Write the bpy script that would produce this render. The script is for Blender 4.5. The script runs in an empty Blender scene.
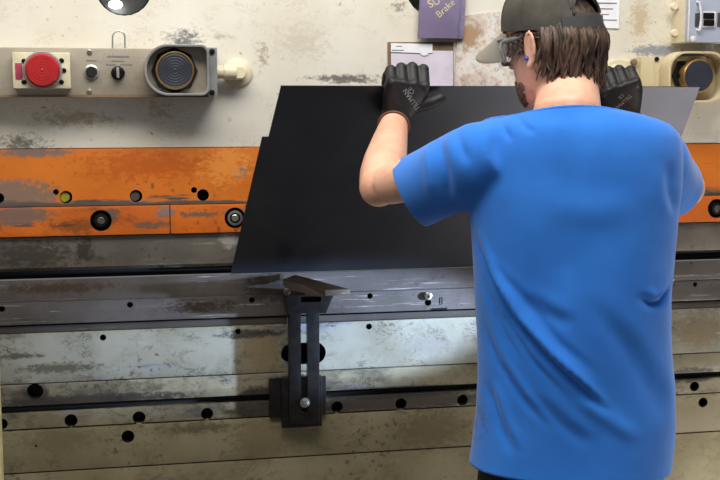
import bpy, bmesh, math, random
import numpy as np
from mathutils import Vector, Matrix
from mathutils.bvhtree import BVHTree
random.seed(7)
C = bpy.context.scene.collection
PI = math.pi
# ------------------------------------------------------------------ camera
F, YAW, PITCH = 1150.0, math.radians(11.3), math.atan(138/1150)
CAM = Vector((0, -3.05, 1.52))
FW = Vector((math.sin(YAW)*math.cos(PITCH), math.cos(YAW)*math.cos(PITCH), -math.sin(PITCH)))
RT = Vector((math.cos(YAW), -math.sin(YAW), 0))
UP = RT.cross(FW)
cd = bpy.data.cameras.new('camera'); cam = bpy.data.objects.new('camera', cd); C.objects.link(cam)
cd.sensor_width = 36; cd.lens = 36*F/720; cd.clip_start = .05
cam.matrix_world = Matrix.Translation(CAM) @ Matrix((RT, UP, -FW)).transposed().to_4x4()
bpy.context.scene.camera = cam

def ray(px, py): return FW*F + RT*(px-360) + UP*(240-py)
def P(px, py, Y=0.0):
    """point of the place on the upright plane at depth Y"""
    d = ray(px, py); return CAM + d*((Y-CAM.y)/d.y)
def ZL(py, Y=0.0): return P(2, py, Y).z           # height of a horizontal machine edge

# ------------------------------------------------------------------ materials
def lin(c):
    r = []
    for v in c:
        v /= 255
        r.append(v/12.92 if v <= .04045 else ((v+.055)/1.055)**2.4)
    return tuple(r)+(1,)

class NT:
    def __init__(s, name):
        s.m = bpy.data.materials.new(name); s.m.use_nodes = True
        s.t = s.m.node_tree; s.b = s.t.nodes['Principled BSDF']
        s.co = s.t.nodes.new('ShaderNodeNewGeometry').outputs['Position']
    def n(s, typ, **kw):
        o = s.t.nodes.new(typ)
        for k, v in kw.items(): setattr(o, k, v)
        return o
    def put(s, sock, v):
        if hasattr(v, 'is_linked') or hasattr(v, 'links'): s.t.links.new(v, sock)
        else: sock.default_value = v
    def math(s, op, a, b=0.0, c=None, clamp=False):
        o = s.n('ShaderNodeMath', operation=op); o.use_clamp = clamp
        s.put(o.inputs[0], a); s.put(o.inputs[1], b)
        if c is not None: s.put(o.inputs[2], c)
        return o.outputs[0]
    def noise(s, sc=(1, 1, 1), scale=5, detail=6, rough=.6, off=(0, 0, 0), dist=0.):
        mp = s.n('ShaderNodeMapping'); mp.inputs['Scale'].default_value = sc; mp.inputs['Location'].default_value = off
        s.t.links.new(s.co, mp.inputs[0])
        o = s.n('ShaderNodeTexNoise'); o.inputs['Scale'].default_value = scale
        o.inputs['Detail'].default_value = detail; o.inputs['Roughness'].default_value = rough
        o.inputs['Distortion'].default_value = dist
        s.t.links.new(mp.outputs[0], o.inputs['Vector']); return o.outputs[0]
    def ramp(s, v, lo, hi, smooth=True):
        o = s.n('ShaderNodeMapRange'); o.interpolation_type = 'SMOOTHSTEP' if smooth else 'LINEAR'
        s.put(o.inputs[0], v); s.put(o.inputs[1], lo); s.put(o.inputs[2], hi); return o.outputs[0]
    def mix(s, f, a, b):
        o = s.n('ShaderNodeMix', data_type='RGBA'); s.put(o.inputs[0], f)
        s.put(o.inputs[6], a); s.put(o.inputs[7], b); return o.outputs[2]
    def mixf(s, f, a, b):
        o = s.n('ShaderNodeMix', data_type='FLOAT'); s.put(o.inputs[0], f)
        s.put(o.inputs[2], a); s.put(o.inputs[3], b); return o.outputs[0]
    def xyz(s):
        o = s.n('ShaderNodeSeparateXYZ'); s.t.links.new(s.co, o.inputs[0]); return o.outputs
    def bump(s, h, strength=.3, dist=.002):
        o = s.n('ShaderNodeBump'); o.inputs['Strength'].default_value = strength; o.inputs['Distance'].default_value = dist
        s.t.links.new(h, o.inputs['Height']); s.t.links.new(o.outputs[0], s.b.inputs['Normal'])
    def fin(s, col=None, rough=.5, metal=0., spec=None):
        if col is not None: s.put(s.b.inputs['Base Color'], col)
        s.put(s.b.inputs['Roughness'], rough); s.put(s.b.inputs['Metallic'], metal)
        if spec is not None: s.b.inputs['Specular IOR Level'].default_value = spec
        return s.m

def plain(name, c, rough=.5, metal=0., var=.12, scale=30, bump=0., spec=None):
    t = NT(name); nz = t.noise(scale=scale)
    d = tuple(x*(1-var*2) for x in lin(c)[:3])+(1,); l = tuple(min(1, x*(1+var)) for x in lin(c)[:3])+(1,)
    col = t.mix(t.ramp(nz, .3, .7), d, l)
    if bump: t.bump(nz, bump)
    return t.fin(col, rough, metal, spec)

def worn(name, base, alt, metal_c, grime_c, wear=.62, grime=.60, streak=(1, 1, 14), rough=.45, stains_shade=(), edge=None, metalness=.0, specks=.70, off=0., scale=3.0, grit=.25):
    """painted steel: tone variation, scratched metal streaks, grime blotches, dark specks"""
    t = NT(name)
    col = t.mix(t.ramp(t.noise(scale=scale, off=(off, 0, 0)), .35, .68), lin(base), lin(alt))
    st = t.noise(sc=streak, scale=4.5, detail=9, rough=.68, off=(3+off, 1, 2))
    w = t.ramp(st, wear, wear+.05)
    if edge:                                   # paint rubbed away along a lower edge, z0 (bare) .. z1 (whole)
        z = t.xyz()[2]
        g = t.ramp(z, edge[0], edge[1], False)
        st2 = t.noise(sc=(1, 1, 9), scale=3.4, detail=8, rough=.62, off=(11+off, 0, 4))
        w2 = t.ramp(t.math('ADD', t.math('MULTIPLY', t.math('SUBTRACT', 1.0, g, clamp=True), edge[2]), st2), .86, .91)
        w = t.math('MAXIMUM', w, w2)
    bm_ = t.mix(t.ramp(t.noise(sc=(1, 1, 5), scale=14), .35, .65), lin(metal_c), tuple(x*.6 for x in lin(metal_c)[:3])+(1,))
    col = t.mix(w, col, bm_)
    gn = t.noise(sc=(1, 1, 2.2), scale=5.0, detail=10, rough=.7, off=(off, 5, 9))
    gm = t.math('MULTIPLY', t.ramp(gn, grime, grime+.16), .75)
    col = t.mix(gm, col, lin(grime_c))
    sp = t.ramp(t.noise(scale=60, detail=3, rough=.5, off=(0, 7, 1+off)), specks, specks+.04)
    big = t.ramp(t.noise(scale=4, off=(2, off, 0)), .45, .62)
    col = t.mix(t.math('MULTIPLY', t.math('MULTIPLY', sp, big), .8), col, lin(grime_c))
    rg = t.noise(sc=(.6, 1, 1), scale=24, detail=10, rough=.72, off=(4, off, 3), dist=.6)
    rl = t.math('SUBTRACT', 1.0, t.ramp(t.math('ABSOLUTE', t.math('SUBTRACT', rg, .5)), .004, .022))
    sel = t.ramp(t.noise(scale=11, off=(off, 8, 2), detail=3), .47, .62)
    col = t.mix(t.math('MULTIPLY', t.math('MULTIPLY', rl, sel), grit), col, lin(grime_c))
    ox, oy, oz = t.xyz()
    for (sx, sz, rx, rz, c, thr) in stains_shade:
        a = t.math('DIVIDE', t.math('SUBTRACT', ox, sx), rx); b = t.math('DIVIDE', t.math('SUBTRACT', oz, sz), rz)
        d = t.math('ADD', t.math('MULTIPLY', a, a), t.math('MULTIPLY', b, b))
        m = t.math('SUBTRACT', 1.0, t.math('SQRT', d), clamp=True)
        nn = t.noise(sc=(1, 1, 1.6), scale=46, detail=10, rough=.8, off=(sx, 0, sz))
        k = t.ramp(t.math('ADD', t.math('MULTIPLY', m, .30), nn), thr-.03, thr+.12)
        col = t.mix(t.math('MULTIPLY', t.math('MULTIPLY', k, t.ramp(m, 0, .25)), .85), col, lin(c))
    t.bump(t.math('ADD', st, gn), .18, .002)
    return t.fin(col, t.mixf(w, rough, .38), t.mixf(w, metalness, max(.45, metalness)))

# ------------------------------------------------------------------ mesh helpers
class MB:
    def __init__(s): s.bm = bmesh.new()
    def add(s, vs, fs):
        v = [s.bm.verts.new(p) for p in vs]
        for f in fs:
            try: s.bm.faces.new([v[i] for i in f])
            except ValueError: pass
        return v
    def hexa(s, c):       # 8 corners: bottom loop 0-3, top loop 4-7
        s.add(c, [(3, 2, 1, 0), (4, 5, 6, 7), (0, 1, 5, 4), (1, 2, 6, 5), (2, 3, 7, 6), (3, 0, 4, 7)]); return s
    def box(s, x0, x1, y0, y1, z0, z1):
        return s.hexa([(x0, y0, z0), (x1, y0, z0), (x1, y1, z0), (x0, y1, z0), (x0, y0, z1), (x1, y0, z1), (x1, y1, z1), (x0, y1, z1)])
    def rings(s, R, cap=True, closed=True):
        n = len(R[0]); vs = [p for r in R for p in r]; fs = []
        for i in range(len(R)-1):
            for j in range(n if closed else n-1):
                k = (j+1) % n
                fs.append((i*n+j, i*n+k, (i+1)*n+k, (i+1)*n+j))
        if cap and closed:
            fs.append(tuple(range(n-1, -1, -1))); fs.append(tuple((len(R)-1)*n+j for j in range(n)))
        s.add(vs, fs); return s
    def tube(s, pts, rad, n=12, closed=False):
        pts = [Vector(p) for p in pts]
        if not hasattr(rad, '__len__'): rad = [rad]*len(pts)
        R = []; prev = None
        for i, p in enumerate(pts):
            if closed: t = pts[(i+1) % len(pts)]-pts[i-1]
            else: t = pts[min(i+1, len(pts)-1)]-pts[max(i-1, 0)]
            t.normalize()
            if prev is None:
                a = Vector((0, 0, 1)) if abs(t.z) < .9 else Vector((1, 0, 0))
                u = t.cross(a).normalized()
            else: u = (prev-t*prev.dot(t)).normalized()
            prev = u; v = t.cross(u)
            r = rad[i]
            ra, rb = r if hasattr(r, '__len__') else (r, r)
            R.append([p+u*(ra*math.cos(2*PI*j/n))+v*(rb*math.sin(2*PI*j/n)) for j in range(n)])
        if closed: R.append(R[0][:]); return s.rings(R, cap=False)
        return s.rings(R)
    def cyl(s, p0, p1, r, n=28): return s.tube([p0, p1], r, n)
    def lathe(s, c, prof, n=36, axis=(0, -1, 0), cap=True):    # prof: (radius, distance along axis)
        c = Vector(c); ax = Vector(axis).normalized()
        a = Vector((0, 0, 1)) if abs(ax.z) < .9 else Vector((1, 0, 0))
        u = ax.cross(a).normalized(); v = ax.cross(u)
        return s.rings([[c+ax*h+u*(r*math.cos(2*PI*j/n))+v*(r*math.sin(2*PI*j/n)) for j in range(n)] for r, h in prof], cap=cap)
    def prism(s, pts, y0, y1):       # outline of (x,z) pushed along Y
        return s.rings([[Vector((x, y0, z)) for x, z in pts], [Vector((x, y1, z)) for x, z in pts]])
    def frame(s, outer, inner, y0, y1):   # ring shaped prism
        n = len(outer); R = []
        for o, y in ((outer, y0), (inner, y0), (inner, y1), (outer, y1)): R.append([Vector((x, y, z)) for x, z in o])
        R.append(R[0][:]); return s.rings(R, cap=False)
    def ell(s, c, r, M=None, n=20, m=12):
        c = Vector(c); R = []
        for i in range(m+1):
            th = PI*(i+.02)/(m+.04)
            ring = []
            for j in range(n):
                q = Vector((r[0]*math.sin(th)*math.cos(2*PI*j/n), r[1]*math.sin(th)*math.sin(2*PI*j/n), r[2]*math.cos(th)))
                ring.append(c+(M@q if M else q))
            R.append(ring)
        return s.rings(R)
    def bevel(s, w, seg=2, ang=35):
        bmesh.ops.remove_doubles(s.bm, verts=s.bm.verts, dist=1e-5)
        bmesh.ops.recalc_face_normals(s.bm, faces=s.bm.faces)
        es = [e for e in s.bm.edges if len(e.link_faces) == 2 and e.calc_face_angle(0) > math.radians(ang)]
        bmesh.ops.bevel(s.bm, geom=es, offset=w, segments=seg, profile=.6, affect='EDGES', clamp_overlap=True)
        return s
    def build(s, name, mat, parent=None, smooth=True, kind=None, xf=None, origin=None):
        bmesh.ops.remove_doubles(s.bm, verts=s.bm.verts, dist=1e-6)
        bmesh.ops.recalc_face_normals(s.bm, faces=s.bm.faces)
        if xf is not None: s.bm.transform(xf)
        me = bpy.data.meshes.new(name); s.bm.to_mesh(me); s.bm.free()
        o = link(name, me, mat, parent, origin)
        if smooth: shade(me)
        if kind: o['kind'] = kind
        return o
def shade(me, ang=40):
    me.shade_smooth()
    try: me.set_sharp_from_angle(angle=math.radians(ang))
    except Exception: pass
def world_loc(o):
    v = Vector((0, 0, 0))
    while o: v += o.location; o = o.parent
    return v
def link(name, me, mat, parent=None, origin=None):
    """vertices are given in place; the object's origin is moved to its parent's base or to `origin`"""
    o = bpy.data.objects.new(name, me); C.objects.link(o)
    if mat: me.materials.append(mat)
    if parent is not None:
        o.parent = parent; me.transform(Matrix.Translation(-world_loc(parent)))
    elif origin is not None:
        me.transform(Matrix.Translation(-Vector(origin))); o.location = origin
    return o
def thing(name, label, cat, loc=(0, 0, 0), group=None):
    o = bpy.data.objects.new(name, None); C.objects.link(o); o.location = loc; o.empty_display_size = .1
    return tag(o, label, cat, group)
def tag(o, label, cat, group=None):
    o['label'] = label; o['category'] = cat
    if group: o['group'] = group
    return o
def evaluated(o):
    dg = bpy.context.evaluated_depsgraph_get(); dg.update()
    me = bpy.data.meshes.new_from_object(o.evaluated_get(dg)); old = o.data
    o.modifiers.clear(); o.data = me; bpy.data.meshes.remove(old); return me
def drill(o, cutter_mb, bore=None):
    """bore holes into an object"""
    w = world_loc(o)
    c = cutter_mb.build('cutter', bore or o.data.materials[0], smooth=False)
    c.data.transform(Matrix.Translation(-w)); c.location = w
    md = o.modifiers.new('bore', 'BOOLEAN'); md.operation = 'DIFFERENCE'; md.object = c; md.solver = 'EXACT'; md.material_mode = 'TRANSFER'
    me = evaluated(o); shade(me, 30); m = c.data
    bpy.data.objects.remove(c); bpy.data.meshes.remove(m)
def hole_cut(mb, px, py, r_px, Y, depth=.06):
    c = P(px, py, Y); r = r_px/385
    mb.cyl(c+Vector((0, -.05, 0)), c+Vector((0, depth, 0)), r, 24)
def voxel(mb, name, size, smooth=8, xf=None):
    if xf is not None: mb.bm.transform(xf)
    bmesh.ops.recalc_face_normals(mb.bm, faces=mb.bm.faces)
    me = bpy.data.meshes.new(name); mb.bm.to_mesh(me); mb.bm.free()
    o = bpy.data.objects.new(name, me); C.objects.link(o)
    md = o.modifiers.new('r', 'REMESH'); md.mode = 'VOXEL'; md.voxel_size = size
    if smooth:
        sm = o.modifiers.new('s', 'SMOOTH'); sm.factor = .5; sm.iterations = smooth
    me = evaluated(o); C.objects.unlink(o); bpy.data.objects.remove(o); me.shade_smooth()
    return me

# ------------------------------------------------------------------ palette
def stain_shade(px, py, rx, ry, c, thr): p = P(px, py, 0); return (p.x, p.z, rx/375, ry/375, c, thr)
M = {}
M['cream'] = worn('cream_paint', (230, 227, 218), (220, 214, 198), (150, 145, 140), (140, 128, 108), wear=.70, grime=.60, rough=.42, specks=.64,
    stains_shade=[stain_shade(185, 38, 40, 18, (70, 75, 95), .66), stain_shade(345, 79, 62, 8, (85, 82, 80), .62), stain_shade(655, 51, 40, 9, (125, 132, 150), .56),
            stain_shade(20, 143, 50, 18, (95, 90, 80), .66), stain_shade(262, 55, 16, 36, (165, 150, 125), .70), stain_shade(70, 118, 80, 18, (180, 168, 140), .66),
            stain_shade(398, 8, 22, 20, (110, 105, 100), .72), stain_shade(160, 110, 40, 30, (185, 176, 150), .70), stain_shade(640, 20, 18, 40, (200, 180, 150), .62), stain_shade(300, 40, 60, 40, (205, 198, 184), .66)])
zo0, zo1 = ZL(207, -.004), ZL(186, -.004)
GR = (112, 106, 100)
M['orange'] = worn('orange_paint', (208, 116, 34), (194, 102, 28), GR, (110, 78, 52), wear=.635, grime=.60, streak=(1, 1, 20), rough=.4,
    edge=(zo0, zo1, .50), specks=.66, stains_shade=[stain_shade(14, 196, 56, 20, GR, .52), stain_shade(34, 152, 48, 7, (105, 105, 105), .56), stain_shade(240, 172, 14, 10, (110, 110, 116), .60), stain_shade(110, 204, 90, 5, GR, .56), stain_shade(215, 203, 60, 4, GR, .56), stain_shade(150, 165, 120, 26, (180, 84, 20), .62), stain_shade(225, 165, 40, 30, (222, 140, 60), .60)])
M['orange_seg'] = worn('orange_clamp_paint', (206, 106, 26), (184, 90, 24), (105, 98, 92), (84, 58, 42), wear=.60, grime=.55, streak=(1, 1, 14), rough=.42, specks=.60, off=2.3,
    stains_shade=[stain_shade(10, 216, 52, 11, (100, 94, 88), .50), stain_shade(165, 212, 12, 8, (110, 106, 104), .52), stain_shade(150, 224, 30, 6, (92, 82, 72), .58), stain_shade(200, 214, 40, 5, (92, 82, 72), .62), stain_shade(80, 226, 50, 12, (120, 66, 28), .60), stain_shade(240, 214, 22, 9, (120, 110, 100), .58), stain_shade(112, 214, 10, 8, (84, 80, 76), .54)])
M['punch'] = worn('tool_steel', (128, 122, 114), (100, 95, 88), (158, 154, 148), (50, 46, 40), wear=.60, grime=.56, streak=(1, 1, 26), rough=.40, metalness=.45, specks=.60,
    stains_shade=[stain_shade(84, 250, 16, 22, (56, 52, 46), .60), stain_shade(30, 255, 70, 24, (70, 66, 58), .60), stain_shade(228, 240, 12, 12, (176, 174, 170), .56)])
M['die'] = worn('die_steel', (112, 106, 104), (90, 84, 80), (168, 164, 162), (58, 48, 40), wear=.59, grime=.55, streak=(1, 1, 30), rough=.34, metalness=.55, specks=.66, off=4.,
    stains_shade=[stain_shade(60, 288, 90, 10, (84, 66, 52), .60), stain_shade(270, 288, 40, 22, (60, 54, 52), .58), stain_shade(200, 306, 60, 10, (62, 54, 48), .60)])
M['rail'] = worn('rail_steel', (78, 73, 68), (60, 56, 52), (112, 108, 104), (36, 32, 29), wear=.60, grime=.54, streak=(1, 1, 26), rough=.45, metalness=.4, off=6.)
M['bed'] = worn('bed_paint_shaded', (130, 128, 116), (108, 104, 90), (152, 152, 154), (66, 60, 48), wear=.575, grime=.525, streak=(1, 1, 6), rough=.42, specks=.58, off=1., scale=5., grit=1.,  # bed panels: cream paint darkened for grime and for the weaker light low down
    stains_shade=[stain_shade(262, 350, 30, 40, (120, 106, 78), .56), stain_shade(250, 334, 44, 6, (48, 46, 46), .54), stain_shade(20, 356, 40, 5, (60, 54, 46), .60), stain_shade(60, 368, 60, 8, (70, 64, 52), .58), stain_shade(430, 345, 50, 22, (110, 106, 100), .62), stain_shade(700, 330, 40, 30, (112, 100, 78), .56)])  # first entry paints the bracket's cast shadow into the panel colour
M['bed2'] = worn('bed_paint_greasy_shaded', (124, 118, 98), (98, 91, 74), (140, 138, 138), (40, 37, 34), wear=.57, grime=.49, streak=(1, 1, 12), rough=.40, specks=.58, off=8., scale=6., grit=.8,
    stains_shade=[stain_shade(90, 400, 130, 8, (46, 42, 42), .52), stain_shade(400, 392, 110, 8, (44, 42, 44), .48), stain_shade(260, 404, 30, 22, (30, 28, 27), .42), stain_shade(400, 402, 120, 10, (48, 44, 40), .48), stain_shade(35, 392, 16, 12, (40, 36, 34), .52), stain_shade(690, 375, 40, 10, (46, 42, 36), .5)])
M['bed3'] = worn('bed_paint_low_shaded', (128, 121, 96), (106, 98, 74), (132, 128, 112), (70, 62, 46), wear=.61, grime=.55, streak=(1, 1, 4), rough=.46, specks=.58, off=5., scale=4.5, grit=.6,
    stains_shade=[stain_shade(430, 430, 46, 30, (92, 80, 58), .54), stain_shade(260, 440, 40, 40, (104, 94, 70), .56), stain_shade(60, 440, 60, 22, (100, 92, 68), .60), stain_shade(200, 428, 60, 10, (80, 72, 56), .60), stain_shade(700, 420, 40, 40, (112, 102, 80), .56)])
M['black'] = plain('black_and_recess_shade', (16, 15, 15), .55)  # black parts, and shade painted into drilled bores and recesses
M['plugy'] = plain('yellow_plug', (150, 145, 35), .5)
M['plugg'] = plain('grey_plug', (92, 90, 86), .45, .5)
M['boltdark'] = plain('blackened_bolt', (30, 28, 27), .4, .6)
M['nut'] = plain('bright_nut', (190, 188, 182), .28, .9)
M['panel'] = worn('panel_metal', (176, 168, 154), (160, 150, 134), (190, 190, 188), (90, 80, 66), wear=.70, grime=.66, rough=.4, metalness=.25, specks=.72, off=9.)
M['ivory'] = plain('ivory_plastic', (214, 206, 178), .4, 0, .08)
M['red'] = plain('red_plastic', (170, 30, 34), .4, 0, .12, 20)
M['redlab'] = plain('faded_red_label', (170, 60, 84), .5)
M['pbtn'] = plain('dark_palm_button', (44, 47, 60), .42, 0, .1, 20)
M['brass'] = plain('brass_rim', (176, 140, 88), .38, .6)
M['guard'] = plain('grey_guard', (166, 168, 170), .3, .45, .12, 12)
M['guardcream'] = worn('cream_guard', (206, 192, 158), (186, 170, 134), (140, 130, 118), (80, 62, 42), wear=.66, grime=.58, rough=.42, off=12.)
M['creampart'] = worn('cream_fitting', (226, 216, 190), (208, 196, 166), (160, 150, 140), (120, 104, 78), wear=.70, grime=.62, rough=.4, off=14.)
M['boxblue'] = worn('blue_grey_box', (172, 180, 200), (156, 165, 188), (200, 200, 205), (110, 112, 124), wear=.70, grime=.66, rough=.4, off=16.)
M['white'] = plain('white_plastic', (232, 232, 236), .4)
M['paper'] = plain('white_paper', (236, 238, 246), .7, 0, .03)
M['lav'] = plain('lavender_paper', (214, 206, 224), .7, 0, .06, 14)
M['ink'] = plain('grey_ink', (128, 126, 124), .8)
M['card'] = plain('purple_card', (128, 116, 150), .6, 0, .08, 10)
M['cardside'] = plain('card_edge', (146, 136, 170), .6)
M['yellowink'] = plain('yellow_marker', (214, 206, 160), .7)
M['brown'] = plain('brown_board', (128, 104, 80), .65)
M['wood'] = worn('worn_brown_rest', (74, 62, 54), (54, 45, 38), (120, 108, 98), (28, 24, 22), wear=.60, grime=.6, rough=.4, metalness=.35, off=18.)
M['arm'] = plain('oily_black_steel', (36, 34, 35), .34, .55, .2, 40, .1)
M['post'] = plain('pale_yellow_post', (214, 204, 150), .5)

# poster: paper blotted with many faint colours
t = NT('stained_poster')
c = t.mix(t.ramp(t.noise(scale=9), .4, .6), lin((228, 224, 220)), lin((208, 196, 186)))
for (off, colr, th, sc) in ((1, (150, 105, 70), .53, 16), (5, (190, 120, 130), .54, 34), (9, (110, 150, 160), .56, 40), (13, (110, 90, 84), .57, 60), (17, (200, 170, 110), .55, 22)):
    c = t.mix(t.math('MULTIPLY', t.ramp(t.noise(scale=sc*1.5, off=(off, 0, 0), detail=6), th, th+.10), .42), c, lin(colr))
q_ = P(466, 36, 0); o_ = t.xyz()
a_ = t.math('DIVIDE', t.math('SUBTRACT', o_[0], q_.x), .06); b_ = t.math('DIVIDE', t.math('SUBTRACT', o_[2], q_.z), .06)
m_ = t.math('SUBTRACT', 1.0, t.math('SQRT', t.math('ADD', t.math('MULTIPLY', a_, a_), t.math('MULTIPLY', b_, b_))), clamp=True)
c = t.mix(t.math('MULTIPLY', t.ramp(t.math('ADD', t.math('MULTIPLY', m_, .5), t.noise(scale=50, off=(2, 2, 2))), .55, .85), t.ramp(m_, 0, .3)), c, lin((172, 142, 112)))
M['poster'] = t.fin(c, .7)
# sheet metal
t = NT('satin_sheet_steel')
nz = t.noise(sc=(1, 1, 1), scale=7); br = t.noise(sc=(60, 1, 1), scale=6, detail=3)
c = t.mix(t.ramp(nz, .3, .7), lin((70, 72, 82)), lin((77, 79, 89)))
M['sheet'] = t.fin(c, t.mixf(br, .26, .34), .8)
# skin, cloth
t = NT('skin'); n1 = t.noise(scale=22, detail=4); n2 = t.noise(scale=160, detail=4)
c = t.mix(t.ramp(n1, .35, .7), lin((230, 182, 156)), lin((220, 162, 138)))
t.b.inputs['Subsurface Weight'].default_value = .12; t.b.inputs['Subsurface Radius'].default_value = (.012, .005, .003)
t.bump(n2, .12, .001); M['skin'] = t.fin(c, .5, 0)
t = NT('stubble_skin'); n1 = t.noise(scale=260, detail=3)
c = t.mix(t.ramp(n1, .42, .58), lin((84, 64, 52)), lin((122, 94, 78))); t.bump(n1, .6, .002); M['beard'] = t.fin(c, .7)
t = NT('blue_jersey'); n1 = t.noise(scale=7, detail=3); n2 = t.noise(scale=900, detail=1); n3 = t.noise(scale=60, detail=4)
c = t.mix(t.ramp(n1, .35, .7), lin((42, 118, 216)), lin((49, 128, 228)))
for px_, py_, ra, rb in ((482, 430, .045, .10), (474, 250, .02, .06)):       # grubby marks low on his left side
    q_ = P(px_, py_, -.98); o_ = t.xyz(); a_ = t.math('DIVIDE', t.math('SUBTRACT', o_[0], q_.x), ra); b_ = t.math('DIVIDE', t.math('SUBTRACT', o_[2], q_.z), rb)
    m_ = t.math('SUBTRACT', 1.0, t.math('SQRT', t.math('ADD', t.math('MULTIPLY', a_, a_), t.math('MULTIPLY', b_, b_))), clamp=True)
    k_ = t.ramp(t.math('ADD', t.math('MULTIPLY', m_, .6), t.noise(scale=40, off=(3, 1, 2))), .62, 1.0)
    c = t.mix(t.math('MULTIPLY', k_, t.math('MULTIPLY', t.ramp(m_, 0, .4), .7)), c, lin((40, 70, 96)))
t.bump(t.math('ADD', n2, t.math('MULTIPLY', n3, .8)), .12, .001)
t.b.inputs['Sheen Weight'].default_value = .25; t.b.inputs['Sheen Roughness'].default_value = .5
M['shirt'] = t.fin(c, .85, 0, .2)
t = NT('charcoal_twill'); n1 = t.noise(scale=20); n2 = t.noise(scale=700, detail=1)
c = t.mix(t.ramp(n1, .3, .7), lin((70, 67, 63)), lin((88, 84, 78))); t.bump(n2, .25, .001); M['cap'] = t.fin(c, .85, 0, .2)
t = NT('grey_felt_brim'); n2 = t.noise(scale=500, detail=1)
c = t.mix(n2, lin((134, 130, 120)), lin((150, 145, 134))); t.bump(n2, .2, .001); M['brim'] = t.fin(c, .85, 0, .2)
t = NT('brown_hair'); n1 = t.noise(sc=(1, 1, .25), scale=90, detail=5)
c = t.mix(t.ramp(n1, .35, .68), lin((46, 35, 30)), lin((112, 90, 76))); t.bump(n1, .4, .002); M['hair'] = t.fin(c, .5, 0, .4)
t = NT('black_knit_glove'); n1 = t.noise(scale=40); n2 = t.noise(scale=600, detail=1)
c = t.mix(t.ramp(n1, .35, .7), lin((20, 20, 22)), lin((34, 34, 38))); t.bump(n2, .3, .001); M['glove'] = t.fin(c, .55, 0, .45)
M['cuff'] = plain('rust_cuff_stitch', (132, 84, 58), .8)
M['print'] = plain('pale_glove_print', (150, 152, 158), .7)
M['jean'] = plain('dark_denim', (32, 34, 44), .85, 0, .15, 200)
M['shoe'] = plain('dark_leather', (36, 30, 26), .5)
M['eye'] = plain('eye_white', (225, 220, 214), .25)
M['plug'] = plain('blue_foam_plug', (70, 90, 200), .7)
t = NT('clear_lens'); t.b.inputs['Transmission Weight'].default_value = .92; t.b.inputs['IOR'].default_value = 1.15
M['lens'] = t.fin((.9, .93, .94, 1), .08)
M['temple'] = plain('clear_grey_temple', (130, 134, 136), .25)
M['floor'] = plain('concrete', (112, 108, 102), .7, 0, .12, 3)
t = NT('lamp_glow'); t.b.inputs['Emission Color'].default_value = (1, 1, .95, 1); t.b.inputs['Emission Strength'].default_value = 7.; M['glow'] = t.fin((1, 1, 1, 1), .5)

# ------------------------------------------------------------------ the machine
X0, X1 = -1.3, 2.9
def bar(name, ya, yb, yf, yback, mat, parent, za=None, zb=None, bev=.0012, x0=X0, x1=X1):
    z1 = ZL(ya, yf) if za is None else za; z0 = ZL(yb, yf) if zb is None else zb
    return MB().box(x0, x1, yf, yback, z0, z1).bevel(bev).build(name, mat, parent)
fl = MB().box(-3, 5, -5, 1.2, -.05, 0).build('floor', M['floor'], smooth=False); fl['kind'] = 'structure'

ram = thing('press_brake_ram', 'cream upper beam of the press brake with orange lower edge', 'machine', (.8, .05, 1.25))
rp = bar('ram_plate', 0, 148.6, 0, .07, M['cream'], ram, za=2.5)
cut = MB(); hole_cut(cut, 123.5, -12.7, 27.5, 0, .12); hole_cut(cut, 432, -12, 28, 0, .12); drill(rp, cut)
for (px, py) in ((123.5, -12.7), (432, -12)):
    c = P(px, py, 0); r = 27.5/385
    MB().lathe(c+Vector((0, .02, 0)), [(r*1.0, 0), (r*.995, -.002), (r*.95, -.002), (r*.94, 0)], 40, cap=False).build('hole_collar', M['boltdark'], ram)
MB().box(X0, X1, .20, .23, 1.35, 2.5).build('back_panel', M['guard'], ram)
up_ = bar('clamp_plate', 149.4, 207.3, -.004, .07, M['orange'], ram)
cut = MB()
for a in ((66, 197, 6.2), (56, 192, 2.8), (136, 196, 6.2), (194, 190, 3), (203, 195, 6), (-1, 198, 5)): hole_cut(cut, a[0], a[1], a[2], -.004, .05)
drill(up_, cut, M['black'])
for px, py, m in ((64.6, 197.3, 'plugy'), (135, 196.3, 'plugg')):
    MB().lathe(P(px, py, -.004)+Vector((0, .006, 0)), [(.0135, -.03), (.0135, -.002), (.012, 0)], 24).build('hole_plug', M[m], ram)
# clamp segments with their bolts
xs = P(170, 220, -.012).x; w = P(235, 219, -.012).x-P(101, 222, -.012).x
zt, zb = ZL(208.2, -.012), ZL(237.4, -.012)
xb = P(101, 222, -.012).x
for i_ in range(-1, 4):
    x1 = xs+2*i_*w; x0 = x1-2*w
    sg = MB().box(x0+.0012, x1-.0012, -.012, .06, zb, zt).bevel(.0015).build('clamp_segment', M['orange_seg'], ram)
    cs3 = [Vector((xb+k*w, -.012, (zt+zb)/2+.001)) for k in (2*i_-1, 2*i_)]
    cut = MB()
    for c in cs3: cut.cyl(c+Vector((0, -.03, 0)), c+Vector((0, .022, 0)), .0275, 32)
    drill(sg, cut, M['black'])
    for k, c in zip((2*i_-1, 2*i_), cs3):
        b = MB(); b.lathe(c+Vector((0, .02, 0)), [(.024, 0), (.024, .008), (.019, .012), (.017, .024), (.010, .025), (.009, .016)], 32)
        bo = b.build('clamp_bolt', M['boltdark'], sg)
        b = MB(); b.lathe(c+Vector((0, .006, 0)), [(.011, 0), (.011, .010), (.0085, .012)], 6)
        b.build('bolt_head', M['nut'] if k == 1 else M['plugg'], bo)
        if k == 1:
            MB().lathe(c+Vector((0, .004, 0)), [(.020, 0), (.020, .008), (.014, .009), (.014, 0)], 32).build('washer', M['nut'], bo)
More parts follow.
